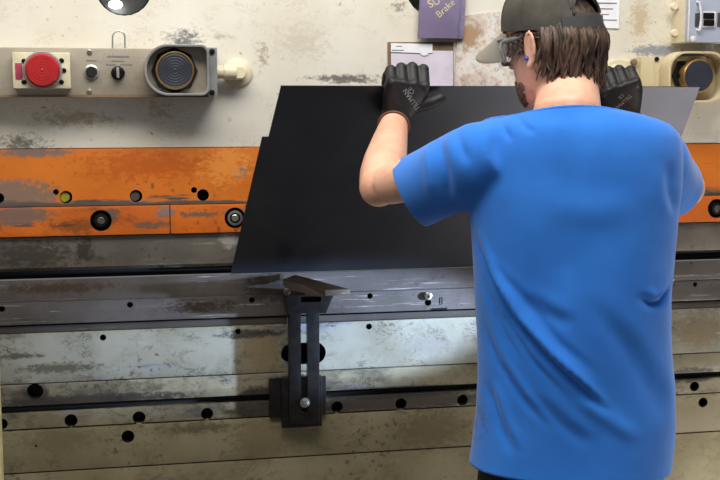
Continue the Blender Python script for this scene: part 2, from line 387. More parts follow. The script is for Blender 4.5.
# punch: flat faced blade that narrows to its nose above the gap
zt, zb = ZL(238.2, 0), ZL(269.2, 0)
pts = [(0, zt), (.06, zt), (.06, zb+.02), (.035, zb-.012), (.03, zb-.012), (.02, zb), (0, zb)]
pu = MB(); pu.rings([[Vector((x, y, z)) for y, z in pts] for x in (X0, X1)]).bevel(.001)
po = pu.build('punch', M['punch'], origin=(.8, .03, zb)); tag(po, 'long grey steel punch bar right under the orange clamps', 'press tool')
# die with the gap above it
zt, zm, zb = ZL(281.2, 0), ZL(303.2, 0), ZL(325.9, 0)
dz = zt
die = thing('die', 'grey steel die rail below the dark gap, carrying the sheet edge', 'press tool', (.8, .03, zb))
d1 = MB()
pts = [(0, zt), (.006, zt), (.02, zt-.025), (.05, zt-.010), (.07, zt-.010), (.07, zm+.0006), (0, zm+.0006)]
d1.rings([[Vector((x, y, z)) for y, z in pts] for x in (X0, X1)]).bevel(.001); d1.build('die_block', M['die'], die)
d2 = bar('die_base', 303.4, 325.7, -.003, .07, M['die'], die)
cut = MB()
for a in ((2, 309, 3), (130, 304.8, 3), (252, 300, 3), (370, 296, 3), (428, 302.5, 3.6), (695, 284.5, 2.6)): hole_cut(cut, a[0], a[1], a[2], -.003, .03)
drill(d2, cut, M['black'])
cs = P(427.5, 296, -.003)
MB().lathe(cs, [(.011, 0), (.011, .006), (.008, .008), (.004, .008), (.004, .003)], 24).build('set_screw', M['nut'], die)
q = P(441, 301, -.003)
MB().frame([(q.x-.004, q.z-.01), (q.x+.004, q.z-.01), (q.x+.004, q.z+.01), (q.x-.004, q.z+.01)],
           [(q.x-.0025, q.z-.0085), (q.x+.0025, q.z-.0085), (q.x+.0025, q.z+.0085), (q.x-.0025, q.z+.0085)], q.y-.0008, q.y+.001).build('stamped_mark', M['boltdark'], die)
q = P(440, 308.5, -.004)
MB().box(q.x-.02, q.x+.02, -.006, 0, q.z-.003, q.z+.002).build('locating_key', M['boltdark'], die)
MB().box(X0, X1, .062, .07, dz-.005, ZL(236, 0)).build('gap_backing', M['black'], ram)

bed = thing('press_brake_bed', 'worn cream bed of the press brake with drilled holes and a slot', 'machine', (.8, .05, 0))
bar('bed_rail', 327.2, 334, .004, .07, M['rail'], bed)
b1 = bar('bed_panel', 334.8, 384.7, 0, .09, M['bed'], bed)
cut = MB()
for a in ((103, 336, 3.2), (238, 330, 3), (369, 325, 3.2)): hole_cut(cut, a[0], a[1]+1.5, a[2], 0, .03)
q0, q1 = P(292, 354, 0), P(315, 353, 0); r = .030
o = [(q0.x+r*math.cos(a), q0.z+r*math.sin(a)) for a in np.linspace(PI/2, 1.5*PI, 16)]+[(q1.x+r*math.cos(a), q1.z+r*math.sin(a)) for a in np.linspace(-PI/2, PI/2, 16)]
cut.prism(o, -.05, .08); drill(b1, cut, M['black'])
b2 = bar('bed_panel', 385.9, 407.2, -.002, .09, M['bed2'], bed)
cut = MB(); hole_cut(cut, 35, 391.5, 8, -.002, .05); drill(b2, cut, M['black'])
MB().box(X0, X1, .03, .09, ZL(416, 0), ZL(406, 0)).build('slot_back', M['black'], bed)
b3 = bar('bed_panel', 414.6, 430.3, -.002, .09, M['bed2'], bed)
cut = MB()
for a in ((2, 424, 5.5), (71, 420.5, 6.5), (139, 417.5, 6.5), (207, 413.8, 6.3), (337, 407, 6.2), (401, 404, 6.2), (462.5, 400, 6), (694.5, 386.5, 5.6), (-70, 428, 6.5), (752, 384, 5.5)): hole_cut(cut, a[0], a[1], a[2], -.002, .05)
drill(b3, cut, M['black'])
b4 = bar('bed_panel', 431.6, 473.9, 0, .09, M['bed3'], bed)
cut = MB()
for a in ((128, 436.5, 6.5), (703, 402.5, 5.6), (36, 446, 1.2)): hole_cut(cut, a[0], a[1], a[2], 0, .05)
drill(b4, cut, M['black'])
bar('bed_panel', 475.4, 600, 0, .09, M['bed3'], bed, zb=0)
MB().box(X0, X1, .085, .1, .01, ZL(327)).build('bed_core', M['black'], bed)

# lamp seen through the round hole
q = P(115.5, 4.5, .10)
lm = MB().ell(q, (.0185, .010, .0115)).build('work_lamp', M['glow'], origin=q)
tag(lm, 'lit oval lamp seen inside the round hole in the cream beam', 'lamp')
# ------------------------------------------------------------------ left control station
YP = -.07
cs_ = thing('control_station', 'long grey control panel with red emergency button on the cream beam', 'control panel', tuple(P(100, 96, -.03)))
a, b = P(-60, 48.5, YP), P(209, 96, YP)
z1, z0 = P(100, 48, YP).z, P(100, 95.5, YP).z
MB().box(a.x, b.x, YP, 0, z0, z1).bevel(.003).build('housing', M['panel'], cs_)
MB().box(a.x, b.x, YP-.002, YP+.004, z0-.004, z0+.002).build('lower_lip', M['brown'], cs_)
def bx(x0, y0, x1, y1, Y, th, bev=.002):      # a plate facing the room from pixel corners on depth Y
    a, b = P(x0, y1, Y), P(x1, y0, Y); return MB().box(a.x, b.x, Y, Y+th, a.z, b.z).bevel(bev)
em = bx(13, 52.5, 70, 88.5, YP-.03, .03, .004).build('button_block', M['ivory'], cs_)
bx(15.5, 63, 22, 79, YP-.032, .003, .0006).build('label_plate', M['redlab'], em)
c = P(43, 70.5, YP-.03); r = 17.3/385
MB().lathe(c, [(r*1.02, -.001), (r*1.05, .012), (r*1.0, .016), (r*.93, .016), (r*.93, .008)], 48).build('button_ring', M['guard'], em)
prof = [(r*.94, .004), (r*.93, .018), (r*.86, .024)]
for i in range(5): q = r*(.80-.16*i); prof += [(q, .026), (q-.002, .0255), (q-.004, .0261)]
prof += [(.001, .027)]
MB().lathe(c, prof, 48).build('emergency_button', M['red'], em)
for px, py in ((61.5, 60.5), (64, 70.5), (61.5, 82), (24, 61), (24, 82)):
    MB().lathe(P(px, py, YP-.03), [(.006, -.001), (.006, .002), (.003, .003), (.003, .001)], 14).build('screw', M['boltdark'], em)
for px, py in ((89.5, 52), (89.5, 91.5)):
    MB().lathe(P(px, py, YP), [(.0065, -.001), (.0065, .003), (.003, .004), (.0025, .001)], 16).build('screw', M['nut'], cs_)
c = P(91.5, 72, YP)
pb = MB().lathe(c, [(.018, -.001), (.018, .006), (.014, .008), (.0135, .004)], 32).build('push_button', M['guard'], cs_)
MB().lathe(c, [(.0135, 0), (.0135, .012), (.011, .016), (.001, .016)], 32).build('button_cap', M['black'], pb)
c = P(118, 73, YP)
sk = MB().lathe(c, [(.017, -.001), (.017, .005), (.013, .008), (.013, .018), (.011, .02), (.001, .02)], 32).build('selector_switch', M['boltdark'], cs_)
MB().box(c.x-.0035, c.x+.0035, YP-.032, YP-.018, c.z-.013, c.z+.013).bevel(.001).build('selector_lever', M['guard'], sk)
for px, py, wd in ((91.5, 60.5, 5), (118, 56.5, 11), (118, 61, 6), (111, 64.5, 5), (126, 64.5, 6)):
    bx(px-wd, py-.7, px+wd, py+.7, YP-.0006, .001, .0001).build('legend_mark', M['ink'], cs_)
# wire loop behind the panel top
lp = [P(112.5, 49, -.035)]+[P(118.7-6.2*math.cos(t_), 37-6*math.sin(t_), -.035) for t_ in np.linspace(0, PI, 9)]+[P(125, 49, -.035)]
MB().tube(lp, .0022, 8).build('wire_loop', M['guard'], cs_)
def rrect(x0, z0, x1, z1, r, nl=10, rl=None):
    rl = rl or r; pts = []
    for cx, cz, a0, rr in ((x1-r, z1-r, 0, r), (x0+rl, z1-rl, PI/2, rl), (x0+rl, z0+rl, PI, rl), (x1-r, z0+r, 1.5*PI, r)):
        pts += [(cx+rr*math.cos(a0+t_*PI/2/nl), cz+rr*math.sin(a0+t_*PI/2/nl)) for t_ in range(nl+1)]
    return pts
def palm_station(root, box, btn, mg, Y, rl_frac, r_frac, brass_depth, back_mat, yb):
    a, b = P(box[0], box[3], Y), P(box[2], box[1], Y); h = b.z-a.z
    o = rrect(a.x, a.z, b.x, b.z, h*r_frac, rl=h*rl_frac); k = .006
    i_ = rrect(a.x+k, a.z+k, b.x-k, b.z-k, h*r_frac-k*.6, rl=h*rl_frac-k*.6)
    g = MB(); g.frame(o, i_, Y, yb); g.bevel(.0015, 2, 60); g.build('guard_rim', mg, root)
    MB().prism(i_, yb-.004, yb).build('guard_back', back_mat, root)
    c = P(btn[0], btn[1], Y+.006); r = btn[2]/385
    n_ = MB(); n_.lathe(Vector((c.x, yb-.004, c.z)), [(r*1.3, 0), (r*1.3, .008), (r*1.12, .012), (r*1.1, abs(yb-Y)-brass_depth)], 8).build('button_nut', M['black'], root)
    MB().lathe(c, [(r*.9, -brass_depth), (r*1.06, -brass_depth), (r*1.06, 0), (r*1.0, .003), (r*.96, 0)], 48).build('button_rim', M['brass'], root)
    pr = [(r*.97, -.02), (r*.97, .0)]
    for i in range(6): q = r*(.92-.15*i); pr += [(q, .001), (q-.0012, .0005), (q-.0024, .001)]
    MB().lathe(c, pr+[(.001, .001)], 48).build('palm_button', M['pbtn'], root)
pl = thing('palm_button_station', 'black palm button in a grey rounded guard at the panel end', 'push button', tuple(P(180, 96, YP)))
palm_station(pl, (145, 44.5, 209, 95.5), (175, 70.5, 17.2), M['guard'], YP-.045, .46, .16, .016, M['panel'], YP-.001)
ep = bx(208.5, 47.5, 217, 96, YP-.03, .098, .002).build('end_plate', M['guard'], pl)
for py in (51.5, 92.5): MB().lathe(P(212, py, YP-.03), [(.007, -.001), (.007, .004), (.003, .005)], 14).build('screw', M['boltdark'], ep)
# conduit fitting on the beam to its right
cf = thing('conduit_fitting', 'cream painted pipe stub and round boss right of the panel', 'pipe', tuple(P(238, 74, 0)))
c = P(238, 73, 0)
MB().lathe(c, [(.038, 0), (.037, .006), (.032, .010), (.020, .012), (.020, .03)], 40).build('boss', M['creampart'], cf)
MB().lathe(c+Vector((0, -.028, 0)), [(.021, 0), (.021, .022), (.016, .026)], 6).build('hex_nut', M['creampart'], cf)
p0, p1 = P(215, 72, -.04), P(236, 72, -.04)
MB().tube([p0, p0.lerp(p1, .4), p0.lerp(p1, .41), p1], [.017, .017, .020, .020], 24).build('pipe_stub', M['creampart'], cf)

# ------------------------------------------------------------------ right control station
YR = -.05
rs = thing('palm_button_station', 'black palm button in a cream oval guard at the right edge', 'push button', tuple(P(690, 104, YR)))
MB().box(P(641, 60, YR).x, P(740, 60, YR).x, YR, 0, P(690, 96, YR).z, P(690, 57, YR).z).bevel(.003).build('housing', M['guardcream'], rs)
palm_station(rs, (668, 51.5, 728, 102.5), (699, 76, 16.8), M['guardcream'], YR-.06, .36, .36, .03, M['guardcream'], YR-.001)
bx(676, 56, 706, 61, YR-.02, .02, .001).build('label_plate', M['ivory'], rs)
for px in (653, 661.5):
    bx(px, 57, px+1.6, 96, YR-.004, .006, .0008).build('cover_edge', M['creampart'], rs)
for py in (59, 92): MB().lathe(P(656.5, py, YR), [(.006, -.001), (.006, .004), (.003, .005)], 14).build('screw', M['boltdark'], rs)
la = thing('link_arm', 'cream rounded link arm on the beam behind the right glove', 'lever', tuple(P(618, 73, 0)))
p0, p1 = P(617, 72, -.02), P(650, 80, -.02)
o = [(p0.x+.034*math.cos(t_), p0.z+.034*math.sin(t_)) for t_ in np.linspace(PI*.45, PI*1.55, 18)]+[(p1.x, p1.z-.034), (p1.x, p1.z+.040)]
MB().prism(o, -.03, 0).bevel(.002, 2, 50).build('arm_plate', M['creampart'], la)
MB().lathe(P(615.5, 71.5, -.03), [(.020, -.001), (.020, .004), (.016, .007), (.001, .007)], 28).build('pivot_pin', M['creampart'], la)
MB().lathe(P(633, 62, -.03), [(.009, -.001), (.009, .012), (.006, .014)], 6).build('hex_bolt', M['brown'], la)

# ------------------------------------------------------------------ switch box upper right
YB = -.10
jb = thing('switch_box', 'blue grey electrical switch box at the top right corner', 'electrical box', tuple(P(705, 42, -.05)))
a = P(687.5, 42, YB); x2 = P(752, 42, YB).x; zt = P(700, -25, YB).z
MB().box(a.x, x2, YB+.012, 0, a.z, zt).bevel(.003).build('box_body', M['creampart'], jb)
dr = MB().box(a.x-.002, x2+.002, YB, YB+.014, a.z-.001, zt).bevel(.003).build('box_door', M['boxblue'], jb)
bx(688, -20, 691, 41, YB-.004, .006, .001).build('door_edge', M['white'], dr)
for py in (7, 33.5):
    q = P(673.5, py, -.03); MB().tube([q, P(681, py, -.03)], .008, 12).lathe(q, [(.010, -.004), (.012, .004), (.008, .012)], 14).build('mounting_bolt', M['creampart'], jb)
hl = [P(699.5+1.8*math.sin(t_), y_, YB-.012) for t_, y_ in zip(np.linspace(0, PI, 9), np.linspace(2, 30, 9))]
MB().tube([P(697, 2, YB)]+hl+[P(697, 30, YB)], .0035, 10).build('door_handle', M['white'], dr)
sw = bx(703, 11.5, 716, 27, YB-.006, .008, .001).build('rocker_switch', M['white'], dr)
for y0, y1 in ((12.8, 18.6), (20, 25.8)): bx(704, y0, 714.6, y1, YB-.010, .006, .001).build('rocker', M['boltdark'], sw)
for x0, x1 in ((695, 700), (717.5, 722)): bx(x0, 13, x1, 27, YB-.002, .004, .001).build('name_strip', M['plugg'], dr)
q = P(692.5, 39, YB); MB().lathe(q, [(.008, -.001), (.008, .006), (.004, .009), (.001, .009)], 16).build('latch', M['white'], dr)
MB().tube([P(709, 40, -.05), P(709, 58, -.05)], .012, 16).build('conduit', M['guard'], jb)

# ------------------------------------------------------------------ papers on the beam
def sheetpoly(pts, Y, th): return MB().prism([(P(x, y, Y).x, P(x, y, Y).z) for x, y in pts], Y, Y+th)
def text(s, size, mat, parent, xf, name, ext=.0003, sub=None):
    cu = bpy.data.curves.new(name, 'FONT'); cu.body = s; cu.size = size; cu.extrude = ext; cu.align_x = 'CENTER'; cu.align_y = 'CENTER'
    o = bpy.data.objects.new(name, cu); C.objects.link(o)
    dg = bpy.context.evaluated_depsgraph_get(); me = bpy.data.meshes.new_from_object(o.evaluated_get(dg))
    C.objects.unlink(o); bpy.data.objects.remove(o); bpy.data.curves.remove(cu)
    me.transform(xf)
    if sub: sub(me)
    return link(name, me, mat, parent)
def facing(p, rot=0.): return Matrix.Translation(p) @ Matrix.Rotation(PI/2, 4, 'X') @ Matrix.Rotation(rot, 4, 'Z')
pc = thing('folder', 'purple folder with yellow handwriting hung on the cream beam', 'folder', tuple(P(440, 39, -.02)))
sheetpoly([(421.5, -24), (463, -28), (457.5, 38.5), (418.5, 38)], -.028, .012).bevel(.001).build('front_cover', M['card'], pc)
sheetpoly([(455, -28), (467.5, -26), (463.5, 38.8), (450, 38.5)], -.014, .009).bevel(.001).build('back_cover', M['cardside'], pc)
text('SU', .030, M['yellowink'], pc, facing(P(434, 2.5, -.0284), .45), 'handwriting')
text('Brake', .026, M['yellowink'], pc, facing(P(445.5, 8.5, -.0284), .72), 'handwriting')
bd = sheetpoly([(388, 42), (453.5, 42), (453.5, 95), (388, 95)], -.006, .006).build('backing_board', M['brown'], origin=P(420, 95, 0))
tag(bd, 'brown backing board behind the lavender page and white slip', 'board')
lv = sheetpoly([(391, 49.5), (453, 51), (453, 95), (391, 95)], -.009, .0015).build('paper_page', M['lav'], origin=P(420, 95, 0))
tag(lv, 'lavender page behind the left glove, under the white slip', 'paper')
sl = thing('paper_slip', 'white paper slip across the top of the lavender page', 'paper', tuple(P(411, 53, -.012)))
tabp = [(391, 43), (432.5, 44), (432.5, 52.8), (428.5, 53)]+[(424.3+4.2*math.cos(t_), 53+2.6*math.sin(t_)) for t_ in np.linspace(0, PI, 9)[1:-1]]+[(420, 53), (391, 52)]
sheetpoly(tabp, -.0115, .0015).build('slip_sheet', M['paper'], sl)
bx(396, 45.8, 402, 46.6, -.0119, .0005, .0001).build('printed_line', M['ink'], sl)
bx(392, 49.8, 404, 50.6, -.0119, .0005, .0001).build('printed_line', M['ink'], sl)
ps = sheetpoly([(458, 16.5), (520, 9), (520, 100), (453.8, 100)], -.004, .002).build('poster', M['poster'], origin=P(485, 100, 0))
tag(ps, 'blotchy stained paper poster left of the cap brim', 'poster')
nt = thing('notice_sheet', 'white notice sheet on the beam right of the cap', 'paper', tuple(P(605, 28, 0)))
sheetpoly([(582, -30), (620.5, -28), (619, 28.5), (582, 27)], -.004, .002).build('notice_paper', M['paper'], nt)
for i in range(7): bx(586, -14+i*5.6, 617-(i % 3)*4, -13.3+i*5.6, -.0046, .0006, .0001).build('printed_line', M['ink'], nt)

# ------------------------------------------------------------------ support bracket
sb = thing('support_bracket', 'oily black support bracket with slotted uprights bolted to the bed', 'bracket', tuple(P(303, 428, -.02)))
bx(269.5, 376, 326, 418, -.010, .0078, .0015).build('backing_plate', M['arm'], sb)
bx(282, 376, 322, 428.5, -.028, .019, .002).build('foot_plate', M['arm'], sb)
# upright with a long slot
Yb = -.042
o = [(P(x, y, Yb).x, P(x, y, Yb).z) for x, y in ((289, 303), (319.5, 303), (319.5, 424), (289, 424))]
sx0, sx1 = P(301, 360, Yb).x, P(307.5, 360, Yb).x; sz1, sz0 = P(304, 309.5, Yb).z, P(304, 412, Yb).z; rr = (sx1-sx0)/2
up = MB().prism(o, Yb, Yb+.022).bevel(.002).build('upright', M['arm'], sb)
cut = MB(); so = [(sx0+rr+rr*math.cos(a), sz1-rr+rr*math.sin(a)) for a in np.linspace(0, PI, 10)]+[(sx0+rr+rr*math.cos(a), sz0+rr+rr*math.sin(a)) for a in np.linspace(PI, 2*PI, 10)]
cut.prism(so, Yb-.05, Yb+.08); drill(up, cut)
c = P(305, 402.5, Yb)
bo = MB().lathe(c, [(.0135, 0), (.0135, .003), (.0085, .004)], 28).build('washer', M['nut'], sb)
MB().lathe(c+Vector((0, -.003, 0)), [(.0105, 0), (.0105, .008), (.009, .010), (.006, .010), (.006, .016), (.005, .017)], 6).build('hex_nut', M['nut'], bo)
# bracket head and tilted rest plate
hd = MB(); f = [P(285.5, 292, -.085), P(334, 295, -.085), P(326, 313.5, -.07), P(287.5, 314, -.07)]; bk = [Vector((p.x, -.02, p.z)) for p in f]
hd.hexa([f[3], f[2], bk[2], bk[3], f[0], f[1], bk[1], bk[0]]).bevel(.002)
hdo = hd.build('bracket_head', M['arm'], sb); cut = MB(); ca, cb = P(301, 302.5, -.08), P(321, 296, -.08); cut.box(ca.x, cb.x, -.2, -.045, ca.z, cb.z); drill(hdo, cut, M['black'])
ta = [P(284, 278.5, -.012), P(297, 275, -.012), P(349.5, 290, -.11), P(323, 297.5, -.135)]; ta2 = [P(288, 291, -.115)]
tp = MB(); top = [ta[0], ta[1], ta[2], Vector((ta[3].x, ta[3].y, P(323, 291, -.135).z))]
top = [P(283, 279, -.012), P(295.5, 274.5, -.012), P(350, 289, -.11), P(325, 290, -.125)]
tp.hexa([p-Vector((0, 0, .016)) for p in top]+top).bevel(.0015).build('rest_plate', M['wood'], sb)
sidep = [P(283.5, 280, -.02), P(326, 290, -.12), P(322, 297, -.12), P(287, 294, -.05)]
MB().hexa([p+Vector((0, .012, 0)) for p in sidep]+sidep).bevel(.001).build('side_cheek', M['wood'], sb)
MB().lathe(P(286.5, 291.5, -.084), [(.010, 0), (.010, .006), (.007, .008)], 20).build('pivot_bolt', M['wood'], sb)

# ------------------------------------------------------------------ pale post at the left edge
a = P(4.2, 478, -.6)
pt = MB().box(a.x-.06, a.x, -.66, -.6, 0, 1.19).bevel(.004).build('guard_post', M['post'], origin=(a.x-.03, -.63, 0))
tag(pt, 'pale yellow upright post at the left edge of the photo', 'post')

# ------------------------------------------------------------------ the steel sheet
B0 = Vector((0, .003, dz+.0015)); YT = -.40; zT = P(490, 86.5, YT).z
S = (Vector((0, YT, zT))-B0); SL = S.length; S.normalize()
SN = Vector((1, 0, 0)).cross(S); SN = SN if SN.y < 0 else -SN      # faces the viewer
def onsheet(px, py, off=0.):
    d = ray(px, py); o = B0+SN*off
    return CAM+d*((o-CAM).dot(SN)/d.dot(SN))
def sheet_uv(p): return Vector((p.x, (p-B0).dot(S)))
cor = [sheet_uv(onsheet(*q)) for q in ((281, 86), (268.5, 137), (262, 138.2), (231, 272))]
tr = sheet_uv(onsheet(700, 87.5)); r2 = sheet_uv(onsheet(686, 125))
br_x = tr.x+(r2.x-tr.x)/(r2.y-tr.y)*(0-tr.y)
xl0 = cor[3].x-(cor[2].x-cor[3].x)/(cor[2].y-cor[3].y)*cor[3].y
uv = [(cor[0].x, SL), (cor[1].x, cor[1].y), (cor[2].x, cor[1].y), (xl0, 0), (br_x, 0), (tr.x, SL)]
sm = MB(); fr = [Vector((u, B0.y, B0.z))+S*v for u, v in uv]
sm.rings([fr, [p-SN*.0025 for p in fr]]).bevel(.0004, 1)
sh = sm.build('metal_sheet', M['sheet'], origin=fr[3])
tag(sh, 'large dark steel sheet with a notched left edge held against the die', 'metal sheet')

# ------------------------------------------------------------------ the worker
V = math.radians(21)                       # he is seen along this heading
EX = Vector((math.cos(V), -math.sin(V), 0)); EY = Vector((math.sin(V), math.cos(V), 0))
def sect(px0, px1, py, Y, dep, n=40, e=2.3, grow=0., lean=0.):
    a, b = P(px0, py, Y), P(px1, py, Y); c = (a+b)/2; h = (b-a).length/2*.93+grow; dep += grow
    c = c+EY*lean
    R = []
    for j in range(n):
        t_ = 2*PI*j/n; ct, st_ = math.cos(t_), math.sin(t_)
        R.append(c+EX*(h*math.copysign(abs(ct)**(2/e), ct))+EY*(dep*math.copysign(abs(st_)**(2/e), st_)))
    return R
TORSO = [(530, 606, 96, .068, 2.0), (527, 609, 105, .072, 2.0), (517, 620, 111, .080, 2.0), (497, 650, 117, .092, 2.1), (478, 668, 124, .104, 2.2), (468, 677, 134, .112, 2.3), (464, 679, 150, .118, 2.4), (464, 679, 168, .122, 2.4), (465, 677, 190, .125, 2.4), (467, 673, 215, .126, 2.3),
         (470, 669, 252, .126, 2.2), (473, 667, 293, .124, 2.2), (475.5, 669, 334, .124, 2.2), (475.5, 671, 375, .127, 2.2), (474, 671, 415, .13, 2.2), (469.5, 668, 455, .132, 2.2), (465, 665, 478, .133, 2.2), (462, 664, 500, .134, 2.2), (460, 664, 520, .134, 2.2)]
YB_ = -.90
def hand_at(a, b):
    w_ = onsheet(a[0], a[1], .030); m_ = onsheet(b[0], b[1], .020); m_ = P(b[0], b[1], m_.y); return w_, m_
wl, ml = hand_at((399, 108.5), (408.5, 81.5)); wr_, mr = hand_at((624, 112), (619, 84))
shL, elL, wrL = P(486, 160, -.88), P(379, 187, -.655), wl+(wl-ml).normalized()*.030
shR, elR, wrR = P(650, 162, -.87), P(686, 188, -.64), wr_+(wr_-mr).normalized()*.030
HC = P(553, 44, -.80)                      # skull centre
HM = Matrix.Translation(HC) @ Matrix.Rotation(math.radians(29), 4, 'Z') @ Matrix.Rotation(math.radians(-4), 4, 'Y') @ Matrix.Rotation(math.radians(-6), 4, 'X')
SK = [(.112, .012, .014, -.014), (.105, .042, .050, -.048), (.085, .062, .078, -.073), (.06, .074, .095, -.091), (.03, .0765, .099, -.096), (0, .0765, .096, -.096), (-.03, .073, .092, -.088),
      (-.06, .066, .089, -.070), (-.085, .057, .087, -.042), (-.105, .045, .085, -.012), (-.119, .028, .077, .02)]
def skull(z, phi):                         # phi measured from the face, about the head's own upright
    z = max(min(z, .112), -.119)
    for (z1, w1, f1, b1), (z0, w0, f0, b0) in zip(SK, SK[1:]):
        if z0 <= z <= z1: break
    k = (z-z0)/(z1-z0); w_ = w0+(w1-w0)*k; f_ = f0+(f1-f0)*k; b_ = b0+(b1-b0)*k
    cy = (f_+b_)/2; ly = (f_-b_)/2
    s_, c_ = math.sin(phi), math.cos(phi)
    return Vector((w_*math.copysign(abs(s_)**.9, s_), cy+ly*math.copysign(abs(c_)**.9, c_), z))

body = MB()
# trunk (inside the shirt)
body.rings([sect(a, b, y, YB_, d, grow=-.02, e=e) for a, b, y, d, e in TORSO[4:-4]])
def limb(mb, pts, rad, n=18): mb.tube(pts, rad, n)
def mid(a, b, k): return a.lerp(b, k)
for sh_, el, wr, sd in ((shL, elL, wrL, -1), (shR, elR, wrR, 1)):
    ax = (wr-el).normalized()
    limb(body, [sh_, mid(sh_, el, .35), mid(sh_, el, .7), mid(sh_, el, .92)], [.060, .053, .047, .043])
    body.ell(el, (.043, .043, .043))
    body.ell(el+(el-mid(sh_, wr, .5)).normalized()*.018, (.026, .026, .026))
    limb(body, [el, mid(el, wr, .15), mid(el, wr, .35), mid(el, wr, .65), mid(el, wr, .9), mid(el, wr, 1.04)], [.043, .049, .0485, .041, .0335, .031])
# neck
nb = (P(567, 122, -.885)); nm = HM @ Vector((0, -.03, -.075)); nt_ = HM @ Vector((0, -.018, -.02))
limb(body, [nb+Vector((0, 0, -.03)), nb+Vector((0, 0, .02)), mid(nb, nm, .6), nm, nt_], [(.085, .075), (.069, .067), (.063, .063), (.061, .060), (.058, .058)], 24)
hd = MB()
hd.rings([[skull(z, 2*PI*j/32) for j in range(32)] for z, *_ in SK])
hd.ell((0, .108, -.028), (.013, .018, .013)); hd.tube([(0, .09, .008), (0, .100, -.010), (0, .112, -.028)], [.010, .011, .011], 12)   # nose
hd.ell((0, .089, -.064), (.024, .008, .005)); hd.ell((0, .088, -.074), (.022, .008, .006)); hd.ell((0, .080, -.104), (.022, .014, .016))  # lips, chin
for s in (-1, 1):
    hd.ell((s*.028, .086, .020), (.024, .012, .007))                                    # brow
    def E(u, v, w=0):                      # ear flap swings out from the head towards its back edge
        return Vector((s*(.083+(.022-u)*.25+w), -.012+u*.85, -.012+v))
    helix = [E(.017*math.cos(t_)-.003-.010*math.sin(t_)*.5, .035*math.sin(t_)+.002) for t_ in np.linspace(-.15, 1.42*PI, 22)]
    hd.tube(helix, [.0046]*12+[.0052]*10, 8)
    hd.ell(E(.002, -.030), (.007, .009, .011)); hd.ell(E(-.001, .002, -.004), (.005, .014, .030), Matrix.Rotation(s*.22, 3, 'Z'))
    hd.tube([E(.016, -.002), E(.010, -.008), E(.006, -.018)], .0042, 8)
hd.bm.transform(HM)
tmp = bpy.data.meshes.new('t'); hd.bm.to_mesh(tmp); hd.bm.free(); body.bm.from_mesh(tmp)
# hips and legs inside the trousers
hipc = P(570, 470, YB_)
hz = hipc.z
footL, footR = Vector((hipc.x-.13, -.86, 0)), Vector((hipc.x+.11, -.95, 0))
for s, ft in ((-1, footL), (1, footR)):
    hp = hipc+EX*(s*.085)+Vector((0, 0, -.02)); kn = Vector((ft.x*.6+hp.x*.4, ft.y+.03, .5)); an = ft+Vector((0, 0, .09))
    limb(body, [hp+Vector((0, 0, .08)), hp, mid(hp, kn, .5), kn, mid(kn, an, .35), an, an+Vector((0, .0, -.05))], [.088, .092, .078, .058, .056, .038, .04])
    body.tube([an+Vector((0, -.03, -.055)), an+Vector((0, .07, -.06)), an+Vector((0, .15, -.068))], [.034, .034, .022], 14)
me = voxel(body, 'person', .0048, 5)
person = link('person', me, M['skin'], origin=(hipc.x, -.9, 0))
tag(person, 'worker seen from behind in a blue T-shirt, cap and black gloves', 'person')

# eyes
for s in (-1, 1): MB().ell((s*.031, .083, .004), (.013, .011, .011)).build('eye', M['eye'], person, xf=HM)
# shirt ------------------------------------------------------------
st = MB(); st.rings([sect(a, b, y, YB_, d, e=e) for a, b, y, d, e in TORSO])
cuL = P(411, 193, -.71); cuR = P(667, 186, -.69)
for sh_, cu, d_, rc_ in ((shL, cuL, (cuL-shL).normalized(), .073), (shR, cuR, (cuR-shR).normalized(), .071)):
    inn = sh_-d_*.05
    st.tube([inn, sh_, mid(sh_, cu, .5), cu, cu+d_*.05], [.052, .074, .077, rc_, rc_], 24)
me = voxel(st, 'shirt', .0062, 16)
n = len(me.vertices); co = np.empty(n*3, 'f'); me.vertices.foreach_get('co', co); co = co.reshape(-1, 3)
no = np.empty(n*3, 'f'); me.vertices.foreach_get('normal', no); no = no.reshape(-1, 3)
def fold(pts, width, amp, Y=-1.02, asym=0.):
    """a crease along a line over the cloth of his back"""
    Q = [np.array(P(x, y, Y)) for x, y in pts]; q = [(v.dot(np.array(EX)), v[2]) for v in Q]
    x = co@np.array(EX); z = co[:, 2]; best = np.full(n, 9.); sgn = np.zeros(n); along = np.zeros(n)
    L = len(q)-1
    for i in range(L):
        a = np.array(q[i]); b = np.array(q[i+1]); d = b-a; l2 = d@d
        t_ = np.clip(((x-a[0])*d[0]+(z-a[1])*d[1])/l2, 0, 1)
        ex = x-a[0]-t_*d[0]; ez = z-a[1]-t_*d[1]; ds = np.hypot(ex, ez); k = ds < best
        cr = (d[0]*ez-d[1]*ex)/math.sqrt(l2)
        best = np.where(k, ds, best); sgn = np.where(k, cr, sgn); along = np.where(k, (i+t_)/L, along)
    fade = np.clip(np.minimum(along, 1-along)*4+.05, 0, 1)
    prof = np.exp(-(best/width)**2)-asym*np.exp(-((sgn-1.6*width)/width)**2)*(best < 4*width)
    face = np.clip(-(no@np.array(EY))*1.5+.2, 0, 1)
    return prof*amp*fade*face
dsp = np.zeros(n)
